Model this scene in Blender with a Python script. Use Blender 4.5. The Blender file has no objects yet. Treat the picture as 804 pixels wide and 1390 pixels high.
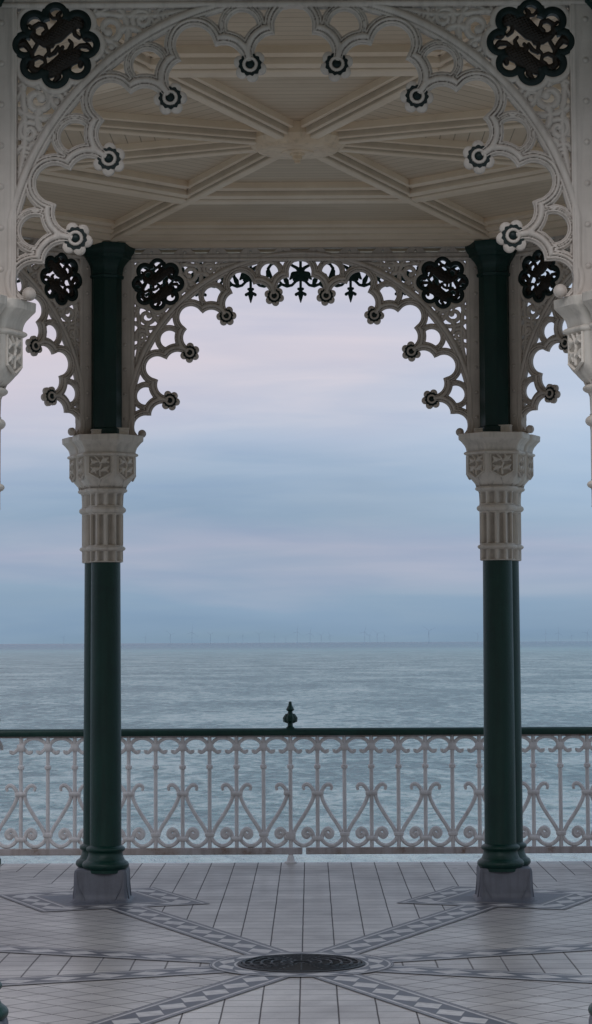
import bpy, math, random
import numpy as np
from mathutils import Matrix, Vector

random.seed(7)
S = bpy.context.scene
COL = S.collection
PI = math.pi
R = math.radians
A = 3 * (1 + 2 ** .5) / 2          # apothem of the bandstand octagon, side 3 m
T22 = math.tan(PI / 8)
RC = 1.5 / math.sin(PI / 8)        # radius of the corner columns
FLOOR = -.015
ZC = 3.5285                        # springing centre of the arches
K = .005624                        # metres per design unit of the arch tracery

# ------------------------------------------------------------------ objects
def tag(o, label=None, cat=None, group=None, kind=None):
    if label: o['label'] = label
    if cat: o['category'] = cat
    if group: o['group'] = group
    if kind: o['kind'] = kind
    return o

def empty(name, loc=(0, 0, 0), rz=0):
    o = bpy.data.objects.new(name, None)
    COL.objects.link(o)
    o.location = loc
    o.rotation_euler.z = rz
    return o

def link(name, me, parent=None, loc=(0, 0, 0), rz=0):
    o = bpy.data.objects.new(name, me)
    COL.objects.link(o)
    o.location = loc
    o.rotation_euler.z = rz
    if parent: o.parent = parent
    return o

def copy_tree(o, parent=None):
    c = o.copy()
    COL.objects.link(c)
    c.parent = parent
    for ch in list(o.children):
        copy_tree(ch, c)
    return c

class MB:
    """collects polygons for one mesh"""
    def __init__(s):
        s.v = []; s.f = []; s.m = []; s.uv = []
    def add(s, vs, fs, mat=0, uvs=None):
        b = len(s.v)
        s.v += [tuple(map(float, p)) for p in vs]
        s.f += [tuple(b + i for i in f) for f in fs]
        s.m += [mat] * len(fs)
        if uvs is not None:
            for f in fs: s.uv += [uvs[i] for i in f]
        else:
            for f in fs: s.uv += [(0, 0)] * len(f)
    def box(s, c, d, mat=0, rot=0, bev=.0):
        x, y, z = [q / 2 for q in d]
        ca, sa = math.cos(rot), math.sin(rot)
        b = min(bev, x * .45, y * .45, z * .45)
        if b <= 0:
            pts = [(i, j, k) for k in (-z, z) for i, j in ((-x, -y), (x, -y), (x, y), (-x, y))]
            fs = [(3, 2, 1, 0), (4, 5, 6, 7), (0, 1, 5, 4), (1, 2, 6, 5), (2, 3, 7, 6), (3, 0, 4, 7)]
        else:
            pts = []; fs = []
            for zz, ins in ((-z, b), (-z + b, 0), (z - b, 0), (z, b)):
                for i, j in ((-x + b, -y), (x - b, -y), (x, -y + b), (x, y - b), (x - b, y), (-x + b, y), (-x, y - b), (-x, -y + b)):
                    pts.append((i - math.copysign(ins, i) * .7, j - math.copysign(ins, j) * .7, zz))
            for r in range(3):
                for i in range(8):
                    fs.append((r * 8 + i, r * 8 + (i + 1) % 8, r * 8 + 8 + (i + 1) % 8, r * 8 + 8 + i))
            fs.append(tuple(range(7, -1, -1))); fs.append(tuple(range(24, 32)))
        s.add([(c[0] + ca * p[0] - sa * p[1], c[1] + sa * p[0] + ca * p[1], c[2] + p[2]) for p in pts], fs, mat)
    def tube(s, pts, r, n=8, mat=0, flat=1.0, up=Vector((0, 1, 0))):
        """sweep along pts; r a number or list; flat scales the radius along up"""
        P = [Vector(p) for p in pts]
        vs = []; fs = []
        for i, p in enumerate(P):
            t = (P[min(i + 1, len(P) - 1)] - P[max(i - 1, 0)]).normalized()
            a = t.cross(up)
            if a.length < 1e-4: a = t.cross(Vector((1, 0, 0)))
            a.normalize(); b = a.cross(t).normalized()
            rr = r[i] if isinstance(r, (list, tuple)) else r
            for k in range(n):
                an = 2 * PI * k / n
                vs.append(p + a * (rr * math.cos(an)) + b * (rr * flat * math.sin(an)))
        for i in range(len(P) - 1):
            for k in range(n):
                fs.append((i * n + k, i * n + (k + 1) % n, (i + 1) * n + (k + 1) % n, (i + 1) * n + k))
        fs.append(tuple(range(n - 1, -1, -1)))
        fs.append(tuple((len(P) - 1) * n + k for k in range(n)))
        s.add(vs, fs, mat)
    def lathe(s, prof, c=(0, 0, 0), n=24, mat=0):
        vs = []; fs = []
        for r, z in prof:
            for k in range(n):
                a = 2 * PI * k / n
                vs.append((c[0] + r * math.cos(a), c[1] + r * math.sin(a), c[2] + z))
        for i in range(len(prof) - 1):
            for k in range(n):
                fs.append((i * n + k, i * n + (k + 1) % n, (i + 1) * n + (k + 1) % n, (i + 1) * n + k))
        fs.append(tuple(range(n - 1, -1, -1)))
        fs.append(tuple((len(prof) - 1) * n + k for k in range(n)))
        s.add(vs, fs, mat)
    def mesh(s, name, mats, smooth=35):
        me = bpy.data.meshes.new(name)
        me.from_pydata(s.v, [], s.f)
        for m in (mats if isinstance(mats, (list, tuple)) else [mats]): me.materials.append(m)
        me.polygons.foreach_set('material_index', s.m)
        uv = me.uv_layers.new(name='UVMap')
        uv.data.foreach_set('uv', [x for p in s.uv for x in p])
        me.update()
        if smooth:
            me.shade_smooth()
            me.set_sharp_from_angle(angle=R(smooth))
        return me

# ------------------------------------------------------------------ materials
def nt(name):
    m = bpy.data.materials.new(name)
    m.use_nodes = True
    n = m.node_tree.nodes; l = m.node_tree.links
    b = n['Principled BSDF']
    return m, n, l, b

def node(n, typ, **kw):
    x = n.new(typ)
    for k, v in kw.items():
        if k in x.inputs: x.inputs[k].default_value = v
        else: setattr(x, k, v)
    return x

def ramp(n, stops, interp='LINEAR'):
    r = n.new('ShaderNodeValToRGB')
    r.color_ramp.interpolation = interp
    e = r.color_ramp.elements
    e[0].position, e[0].color = stops[0][0], (*stops[0][1], 1)
    e[1].position, e[1].color = stops[-1][0], (*stops[-1][1], 1)
    for p, c in stops[1:-1]:
        q = e.new(p); q.color = (*c, 1)
    return r

def mixc(n, l, fac, a, b, typ='MIX'):
    x = n.new('ShaderNodeMix'); x.data_type = 'RGBA'; x.blend_type = typ
    for s, v in ((x.inputs[0], fac), (x.inputs[6], a), (x.inputs[7], b)):
        if hasattr(v, 'is_output'): l.new(v, s)
        elif isinstance(v, (int, float)): s.default_value = v
        else: s.default_value = (*v, 1)
    return x.outputs[2]

def math_(n, l, op, a, b=None, c=None, clamp=False):
    x = n.new('ShaderNodeMath'); x.operation = op; x.use_clamp = clamp
    for i, v in enumerate((a, b, c)):
        if v is None: continue
        if hasattr(v, 'is_output'): l.new(v, x.inputs[i])
        else: x.inputs[i].default_value = v
    return x.outputs[0]

def paint(name, c, c2, rough=.5, rust=.0, scale=3., bump=.15, rust_scale=9., coat=0, streak=True, spec=.5, shade_grime=0):
    """old gloss paint: blotches, runs of dirt, brush texture and a little rust"""
    m, n, l, b = nt(name)
    tc = n.new('ShaderNodeTexCoord')
    geo = n.new('ShaderNodeNewGeometry')
    big = node(n, 'ShaderNodeTexNoise', Scale=scale, Detail=6., Roughness=.65)
    l.new(geo.outputs['Position'], big.inputs['Vector'])
    r1 = ramp(n, [(.35, (0, 0, 0)), (.72, (1, 1, 1))]); l.new(big.outputs[0], r1.inputs[0])
    col = mixc(n, l, r1.outputs[0], c, c2)
    if streak:
        mp = node(n, 'ShaderNodeMapping'); mp.inputs['Scale'].default_value = (26, 26, 2.2)
        l.new(geo.outputs['Position'], mp.inputs['Vector'])
        st = node(n, 'ShaderNodeTexNoise', Scale=1., Detail=4., Roughness=.6)
        l.new(mp.outputs[0], st.inputs['Vector'])
        r2 = ramp(n, [(.48, (0, 0, 0)), (.8, (.6, .6, .6))]); l.new(st.outputs[0], r2.inputs[0])
        col = mixc(n, l, r2.outputs[0], col, tuple(x * .62 for x in c2))
    if rust:
        rn = node(n, 'ShaderNodeTexNoise', Scale=rust_scale, Detail=8., Roughness=.7)
        l.new(geo.outputs['Position'], rn.inputs['Vector'])
        r3 = ramp(n, [(.72 - rust, (0, 0, 0)), (.86 - rust, (.85, .85, .85))]); l.new(rn.outputs[0], r3.inputs[0])
        col = mixc(n, l, r3.outputs[0], col, (.17, .085, .045))
    if shade_grime:  # concave creases darkened: shade as well as dirt put into the colour
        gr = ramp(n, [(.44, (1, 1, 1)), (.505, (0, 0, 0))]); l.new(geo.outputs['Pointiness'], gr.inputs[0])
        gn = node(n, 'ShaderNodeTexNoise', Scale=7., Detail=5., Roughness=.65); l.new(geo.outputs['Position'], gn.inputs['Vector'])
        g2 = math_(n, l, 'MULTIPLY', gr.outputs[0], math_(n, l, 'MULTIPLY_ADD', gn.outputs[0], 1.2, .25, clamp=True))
        col = mixc(n, l, math_(n, l, 'MULTIPLY', g2, shade_grime), col, (.13, .10, .08))
    l.new(col, b.inputs['Base Color'])
    fine = node(n, 'ShaderNodeTexNoise', Scale=55., Detail=5., Roughness=.6)
    l.new(geo.outputs['Position'], fine.inputs['Vector'])
    rr = math_(n, l, 'MULTIPLY_ADD', fine.outputs[0], .25, rough - .12)
    l.new(rr, b.inputs['Roughness'])
    bp = node(n, 'ShaderNodeBump', Strength=bump, Distance=.01)
    l.new(fine.outputs[0], bp.inputs['Height']); l.new(bp.outputs[0], b.inputs['Normal'])
    b.inputs['Specular IOR Level'].default_value = spec
    if coat: b.inputs['Coat Weight'].default_value = coat
    return m

M_CREAM = paint('cream_iron_paint', (.63, .545, .475), (.48, .405, .345), .55, rust=.03, shade_grime=.9)
M_STONE = paint('cream_capital_paint', (.78, .70, .61), (.62, .55, .47), .6, rust=.02, bump=.3, shade_grime=.55)
M_RECESS_SHADE = paint('recess_shade_paint', (.46, .40, .335), (.34, .295, .25), .75)  # recess shade between the carved leaves, put in as a darker colour
M_CEIL = paint('cream_timber_paint', (.82, .66, .49), (.68, .525, .37), .55, rust=.05, shade_grime=.38, scale=1.6, streak=False)
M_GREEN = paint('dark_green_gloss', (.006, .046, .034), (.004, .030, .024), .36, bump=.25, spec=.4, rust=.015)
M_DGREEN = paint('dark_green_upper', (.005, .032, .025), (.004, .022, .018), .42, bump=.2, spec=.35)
M_BRONZE = paint('dark_bronze', (.030, .020, .013), (.016, .011, .008), .5, bump=.4, spec=.3)
M_BLACKGREEN = paint('black_green_enamel', (.0025, .013, .011), (.002, .009, .008), .45, bump=.1, spec=.3)
M_RAIL = paint('lilac_white_railing_paint', (.78, .75, .745), (.66, .62, .615), .5, rust=.075, rust_scale=5)
M_RUSTY = paint('rusty_railing_paint', (.52, .48, .49), (.34, .27, .23), .6, rust=.17, rust_scale=6)
M_LEAD = paint('grey_lead_sheet', (.17, .178, .21), (.125, .13, .155), .5, bump=.25, scale=6)
M_IRON = paint('dark_drain_iron', (.02, .022, .026), (.012, .014, .016), .5, bump=.4)
M_TURB = paint('hazy_turbine_paint', (.30, .37, .47), (.29, .36, .46), .8, bump=0, streak=False)  # haze of distance mixed into the base colour
M_SOFFIT = paint('soffit_paint', (.5, .43, .34), (.42, .36, .28), .6)
M_ROOF = paint('weathered_copper_roof', (.12, .2, .17), (.08, .14, .12), .6)
M_WALL = paint('rendered_terrace_wall', (.35, .34, .34), (.28, .27, .27), .8)

def plank_mat():
    m, n, l, b = nt('cream_boarding')
    uv = n.new('ShaderNodeUVMap')
    sep = n.new('ShaderNodeSeparateXYZ'); l.new(uv.outputs[0], sep.inputs[0])
    v = math_(n, l, 'DIVIDE', sep.outputs[1], .088)
    fr = math_(n, l, 'FRACT', v)
    d = math_(n, l, 'ABSOLUTE', math_(n, l, 'SUBTRACT', fr, .5))
    groove = n.new('ShaderNodeMapRange'); groove.inputs[1].default_value = .455; groove.inputs[2].default_value = .49
    l.new(d, groove.inputs[0])
    fl = math_(n, l, 'FLOOR', v)
    wn = node(n, 'ShaderNodeTexWhiteNoise', noise_dimensions='1D'); l.new(fl, wn.inputs['W'])
    mp = n.new('ShaderNodeMapping'); mp.inputs['Scale'].default_value = (1.2, 9, 1); l.new(uv.outputs[0], mp.inputs[0])
    ns = node(n, 'ShaderNodeTexNoise', Scale=1.6, Detail=6., Roughness=.65); l.new(mp.outputs[0], ns.inputs['Vector'])
    geo = n.new('ShaderNodeNewGeometry')
    n2 = node(n, 'ShaderNodeTexNoise', Scale=1.3, Detail=4., Roughness=.6); l.new(geo.outputs['Position'], n2.inputs['Vector'])
    c = mixc(n, l, ns.outputs[0], (.70, .56, .40), (.54, .41, .28))
    c = mixc(n, l, math_(n, l, 'MULTIPLY', wn.outputs[0], .35), c, (.50, .38, .26))
    r2 = ramp(n, [(.5, (0, 0, 0)), (.75, (.6, .6, .6))]); l.new(n2.outputs[0], r2.inputs[0])
    c = mixc(n, l, r2.outputs[0], c, (.42, .30, .19))
    c = mixc(n, l, math_(n, l, 'MULTIPLY', groove.outputs[0], .65), c, (.2, .15, .1))
    l.new(c, b.inputs['Base Color'])
    b.inputs['Roughness'].default_value = .6
    bp = node(n, 'ShaderNodeBump', Strength=.6, Distance=.01); bp.invert = True
    l.new(groove.outputs[0], bp.inputs['Height']); l.new(bp.outputs[0], b.inputs['Normal'])
    return m
M_PLANK = plank_mat()

def tile_mat():
    m, n, l, b = nt('pale_floor_tiles')
    uv = n.new('ShaderNodeUVMap')
    nj = node(n, 'ShaderNodeTexNoise', Scale=2.3, Detail=3.); l.new(uv.outputs[0], nj.inputs['Vector'])
    off = n.new('ShaderNodeVectorMath'); off.operation = 'MULTIPLY_ADD'
    l.new(nj.outputs['Color'], off.inputs[0]); off.inputs[1].default_value = (.006, .006, 0); l.new(uv.outputs[0], off.inputs[2])
    sep = n.new('ShaderNodeSeparateXYZ'); l.new(off.outputs[0], sep.inputs[0])
    us = math_(n, l, 'DIVIDE', sep.outputs[0], .2016); vs = math_(n, l, 'DIVIDE', sep.outputs[1], .2016)
    def joint(q, wdt):
        fr = math_(n, l, 'FRACT', q)
        d = math_(n, l, 'SUBTRACT', .5, math_(n, l, 'ABSOLUTE', math_(n, l, 'SUBTRACT', fr, .5)))
        mr = n.new('ShaderNodeMapRange'); mr.inputs[1].default_value = wdt; mr.inputs[2].default_value = wdt * .45
        l.new(d, mr.inputs[0]); return mr.outputs[0]
    ju = joint(us, .028); jv = joint(vs, .034)
    jj = math_(n, l, 'MAXIMUM', ju, math_(n, l, 'MULTIPLY', jv, .8))
    cmb = n.new('ShaderNodeCombineXYZ')
    l.new(math_(n, l, 'FLOOR', us), cmb.inputs[0]); l.new(math_(n, l, 'FLOOR', vs), cmb.inputs[1])
    geo = n.new('ShaderNodeNewGeometry')
    wn = node(n, 'ShaderNodeTexWhiteNoise', noise_dimensions='3D'); l.new(cmb.outputs[0], wn.inputs['Vector'])
    n1 = node(n, 'ShaderNodeTexNoise', Scale=1.1, Detail=6., Roughness=.65); l.new(geo.outputs['Position'], n1.inputs['Vector'])
    n2 = node(n, 'ShaderNodeTexNoise', Scale=26., Detail=5., Roughness=.7); l.new(geo.outputs['Position'], n2.inputs['Vector'])
    c = mixc(n, l, math_(n, l, 'MULTIPLY', wn.outputs[0], .7), (.62, .575, .535), (.48, .445, .415))
    r1 = ramp(n, [(.38, (0, 0, 0)), (.72, (.85, .85, .85))]); l.new(n1.outputs[0], r1.inputs[0])
    c = mixc(n, l, r1.outputs[0], c, (.29, .265, .26))
    r2 = ramp(n, [(.55, (0, 0, 0)), (.8, (.5, .5, .5))]); l.new(n2.outputs[0], r2.inputs[0])
    c = mixc(n, l, r2.outputs[0], c, (.18, .16, .155))
    n4 = node(n, 'ShaderNodeTexNoise', Scale=.45, Detail=7., Roughness=.7, Distortion=.8); l.new(geo.outputs['Position'], n4.inputs['Vector'])
    r4 = ramp(n, [(.52, (0, 0, 0)), (.66, (.55, .55, .55))]); l.new(n4.outputs[0], r4.inputs[0])
    c = mixc(n, l, r4.outputs[0], c, (.25, .225, .215))
    n5 = node(n, 'ShaderNodeTexNoise', Scale=160., Detail=2.); l.new(geo.outputs['Position'], n5.inputs['Vector'])
    r5 = ramp(n, [(.66, (0, 0, 0)), (.72, (.7, .7, .7))]); l.new(n5.outputs[0], r5.inputs[0])
    c = mixc(n, l, r5.outputs[0], c, (.12, .10, .095))
    c = mixc(n, l, math_(n, l, 'MULTIPLY', jj, .92), c, (.045, .038, .042))
    l.new(c, b.inputs['Base Color'])
    b.inputs['Specular IOR Level'].default_value = .38
    ro = math_(n, l, 'MULTIPLY_ADD', n1.outputs[0], .34, .17)
    ro = math_(n, l, 'MULTIPLY_ADD', jj, .4, ro)
    l.new(ro, b.inputs['Roughness'])
    h = math_(n, l, 'MULTIPLY_ADD', n2.outputs[0], .08, math_(n, l, 'MULTIPLY', jj, -1.))
    h = math_(n, l, 'MULTIPLY_ADD', wn.outputs[0], .25, h)
    bp = node(n, 'ShaderNodeBump', Strength=.5, Distance=.003)
    l.new(h, bp.inputs['Height']); l.new(bp.outputs[0], b.inputs['Normal'])
    return m
M_TILE = tile_mat()

def mosaic_mat():
    """u along the band in metres, v across in -.15 ... .15: lines at both sides, slanting lozenges between"""
    m, n, l, b = nt('mosaic_band')
    uv = n.new('ShaderNodeUVMap')
    sep = n.new('ShaderNodeSeparateXYZ'); l.new(uv.outputs[0], sep.inputs[0])
    av = math_(n, l, 'ABSOLUTE', sep.outputs[1])
    lines = ramp(n, [(0, (.4, .38, .38)), (.60, (.06, .06, .07)), (.655, (.50, .47, .46)), (.80, (.055, .055, .065)), (.87, (.24, .225, .235)), (.93, (.04, .04, .046))], 'CONSTANT')
    l.new(math_(n, l, 'DIVIDE', av, .15), lines.inputs[0])
    vv = math_(n, l, 'MULTIPLY_ADD', sep.outputs[1], 1 / .18, .5)   # 0..1 across the middle
    fr_ = math_(n, l, 'ABSOLUTE', math_(n, l, 'SUBTRACT', math_(n, l, 'FRACT', math_(n, l, 'DIVIDE', sep.outputs[0], .27)), .5))
    loz = math_(n, l, 'LESS_THAN', math_(n, l, 'ADD', fr_, math_(n, l, 'ABSOLUTE', math_(n, l, 'SUBTRACT', vv, .5))), .46)
    inner = math_(n, l, 'LESS_THAN', av, .09)
    c = mixc(n, l, loz, (.07, .07, .085), (.56, .53, .51))
    c = mixc(n, l, inner, lines.outputs[0], c)
    geo = n.new('ShaderNodeNewGeometry')
    n2 = node(n, 'ShaderNodeTexNoise', Scale=14., Detail=6., Roughness=.7); l.new(geo.outputs['Position'], n2.inputs['Vector'])
    r2 = ramp(n, [(.45, (0, 0, 0)), (.8, (.7, .7, .7))]); l.new(n2.outputs[0], r2.inputs[0])
    c = mixc(n, l, r2.outputs[0], c, (.2, .185, .19))
    l.new(c, b.inputs['Base Color'])
    l.new(math_(n, l, 'MULTIPLY_ADD', n2.outputs[0], .3, .24), b.inputs['Roughness'])
    b.inputs['Specular IOR Level'].default_value = .3
    return m
M_MOSAIC = mosaic_mat()

def sea_mat():
    m, n, l, b = nt('grey_green_sea')
    geo = n.new('ShaderNodeNewGeometry')
    def noise(sx, sy, det, rough=.6, dist=0.):
        mp = n.new('ShaderNodeMapping'); mp.inputs['Scale'].default_value = (sx, sy, 1); mp.inputs['Rotation'].default_value = (0, 0, R(4))
        l.new(geo.outputs['Position'], mp.inputs[0])
        x = node(n, 'ShaderNodeTexNoise', Scale=1., Detail=det, Roughness=rough, Distortion=dist)
        l.new(mp.outputs[0], x.inputs['Vector']); return x.outputs[0]
    w0 = noise(.045, .02, 3., .5, .5)
    w1 = noise(.42, .17, 4., .6, .9)
    w2 = noise(1.3, .6, 4., .65, .6)
    w3 = noise(.012, .02, 4., .6)
    h = math_(n, l, 'MULTIPLY_ADD', w2, .32, math_(n, l, 'MULTIPLY_ADD', w1, .43, math_(n, l, 'MULTIPLY', w0, .3)))
    bp = node(n, 'ShaderNodeBump', Strength=1., Distance=2.4)
    l.new(h, bp.inputs['Height']); l.new(bp.outputs[0], b.inputs['Normal'])
    r = ramp(n, [(.36, (.060, .125, .142)), (.52, (.17, .278, .288)), (.66, (.42, .50, .49))]); l.new(h, r.inputs[0])
    r.color_ramp.elements[0].position = .475; r.color_ramp.elements[1].position = .53; r.color_ramp.elements[2].position = .59
    c = mixc(n, l, math_(n, l, 'MULTIPLY', w3, .35), r.outputs[0], (.20, .32, .315))
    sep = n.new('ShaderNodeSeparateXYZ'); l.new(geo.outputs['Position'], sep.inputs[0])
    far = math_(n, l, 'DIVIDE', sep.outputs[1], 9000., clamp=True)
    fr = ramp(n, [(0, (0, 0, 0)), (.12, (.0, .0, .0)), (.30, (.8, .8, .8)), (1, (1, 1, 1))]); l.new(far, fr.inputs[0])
    fc = ramp(n, [(0, (.19, .31, .33)), (.28, (.19, .34, .37)), (.46, (.10, .21, .28)), (1, (.085, .18, .25))]); l.new(far, fc.inputs[0])  # far water darkened: cloud shadow put into the sea colour
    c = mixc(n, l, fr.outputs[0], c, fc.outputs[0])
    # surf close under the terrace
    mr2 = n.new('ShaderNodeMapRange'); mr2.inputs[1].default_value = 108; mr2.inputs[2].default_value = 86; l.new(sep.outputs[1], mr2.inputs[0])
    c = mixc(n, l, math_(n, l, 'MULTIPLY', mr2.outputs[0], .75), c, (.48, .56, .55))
    l.new(c, b.inputs['Base Color'])
    b.inputs['Roughness'].default_value = .25
    b.inputs['Specular IOR Level'].default_value = .14
    b.inputs['IOR'].default_value = 1.33
    return m
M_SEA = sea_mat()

# ------------------------------------------------------------------ 2-D field to relief mesh
def sdf_relief(F, H, xs, ys, mb, mirror=False, matf=None, both=True, xf=None):
    """F,H arrays [ny,nx]: solid where F>0, half thickness H. Adds to mb with x=xs, z=ys, depth y=-H (front) and +H (back)."""
    ny, nx = F.shape
    X, Y = np.meshgrid(xs, ys)
    ins = F > 0
    vid = -np.ones(F.shape, int)
    vid[ins] = np.arange(ins.sum())
    V = list(zip(X[ins].tolist(), Y[ins].tolist(), H[ins].tolist()))
    c4 = ins[:-1, :-1].astype(int) + ins[:-1, 1:] + ins[1:, 1:] + ins[1:, :-1]
    full = np.argwhere(c4 == 4)
    q = np.stack([vid[full[:, 0], full[:, 1]], vid[full[:, 0], full[:, 1] + 1], vid[full[:, 0] + 1, full[:, 1] + 1], vid[full[:, 0] + 1, full[:, 1]]], 1)
    faces = [tuple(t) for t in q.tolist()]
    segs = []
    cross = {}
    def cr(a, b):
        key = (a, b) if a < b else (b, a)
        if key in cross: return cross[key]
        fa, fb = F[a], F[b]
        t = fa / (fa - fb)
        t = min(max(t, .02), .98)
        p = (float(X[a] + (X[b] - X[a]) * t), float(Y[a] + (Y[b] - Y[a]) * t), float(H[a] + (H[b] - H[a]) * t))
        if ins[a]: p = (p[0], p[1], float(min(p[2], H[a])))
        cross[key] = len(V); V.append(p)
        return cross[key]
    part = np.argwhere((c4 > 0) & (c4 < 4))
    for j, i in part.tolist():
        cs = [(j, i), (j, i + 1), (j + 1, i + 1), (j + 1, i)]
        on = [bool(ins[c]) for c in cs]
        if on in ([True, False, True, False], [False, True, False, True]):
            for k in range(4):
                if on[k]:
                    a = cr(cs[k], cs[(k + 1) % 4]); b = cr(cs[k - 1], cs[k])
                    faces.append((int(vid[cs[k]]), a, b)); segs.append((a, b))
            continue
        poly = []; ex = []
        for k in range(4):
            a, b = cs[k], cs[(k + 1) % 4]
            if on[k]: poly.append(int(vid[a]))
            if on[k] != on[(k + 1) % 4]:
                p = cr(a, b); poly.append(p); ex.append((p, on[k]))
        faces.append(tuple(poly))
        if len(ex) == 2:
            o = [p for p, s_ in ex if s_][0]; e = [p for p, s_ in ex if not s_][0]
            segs.append((o, e))
    # the grid's own border counts as an edge when solid
    for mir in ((1, -1) if mirror else (1,)):
        fr = [(mir * v[0], -v[2], v[1]) for v in V]
        bk = [(mir * v[0], v[2], v[1]) for v in V]
        ff = faces if mir > 0 else [f[::-1] for f in faces]
        ms = [0] * len(ff)
        if matf is not None: ms = [matf(sum(V[i][0] for i in f) / len(f), sum(V[i][1] for i in f) / len(f)) for f in faces]
        def put(vs, fs, mm):
            if xf is not None: vs = [xf(p) for p in vs]
            b0 = len(mb.v)
            mb.v += vs; mb.f += [tuple(b0 + i for i in f) for f in fs]; mb.m += mm
            mb.uv += [(0, 0)] * sum(len(f) for f in fs)
        put(fr, ff, ms)
        if both: put(bk, [f[::-1] for f in ff], ms)
        wv = []; wf = []; wm = []
        for a, b in segs:
            if mir < 0: a, b = b, a
            k = len(wv)
            pa = V[a]; pb = V[b]
            ba = pa[2] if both else -.0; bb_ = pb[2] if both else .0
            wv += [(mir * pa[0], -pa[2], pa[1]), (mir * pb[0], -pb[2], pb[1]), (mir * pb[0], bb_, pb[1]), (mir * pa[0], ba, pa[1])]
            wf.append((k + 1, k, k + 3, k + 2))
            wm.append(matf((pa[0] + pb[0]) / 2, (pa[1] + pb[1]) / 2) if matf else 0)
        put(wv, wf, wm)

def capsules(X, Y, chain):
    """signed field (+ inside) of a chain of (x, y, r) with linear taper"""
    best = np.full(X.shape, -1e3)
    for (x0, y0, r0), (x1, y1, r1) in zip(chain[:-1], chain[1:]):
        dx, dy = x1 - x0, y1 - y0
        L = dx * dx + dy * dy + 1e-9
        t = np.clip(((X - x0) * dx + (Y - y0) * dy) / L, 0, 1)
        d = np.hypot(X - x0 - t * dx, Y - y0 - t * dy)
        best = np.maximum(best, r0 + (r1 - r0) * t - d)
    return best

def spiral(cx, cy, r0, r1, a0, turns, w0, w1, n=18, blob=0):
    out = []
    for i in range(n + 1):
        t = i / n
        a = R(a0 + 360 * turns * t); r = r0 + (r1 - r0) * t
        out.append((cx + r * math.cos(a), cy + r * math.sin(a), w0 + (w1 - w0) * t))
    if blob: x, y, _ = out[-1]; out.append((x, y, blob)); out.append((x + .01, y, blob))
    return out

def bez(p0, p1, p2, w0, w1, n=8):
    o = []
    for i in range(n + 1):
        t = i / n
        o.append(((1 - t) ** 2 * p0[0] + 2 * t * (1 - t) * p1[0] + t * t * p2[0], (1 - t) ** 2 * p0[1] + 2 * t * (1 - t) * p1[1] + t * t * p2[1], w0 + (w1 - w0) * t))
    return o

def lobed(x, y):
    """eight-lobed outline of the roundels, negative inside"""
    r = np.hypot(x, y); a = np.arctan2(y, x)
    s = PI / 4
    aa = np.abs((a + s / 2) % s - s / 2)
    d = np.hypot(r * np.cos(aa) - 24.6, r * np.sin(aa)) - 11.6
    return np.minimum(d, r - 28)

def sst(x, a, b):
    t = np.clip((x - a) / (b - a), 0, 1)
    return t * t * (3 - 2 * t)

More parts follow.
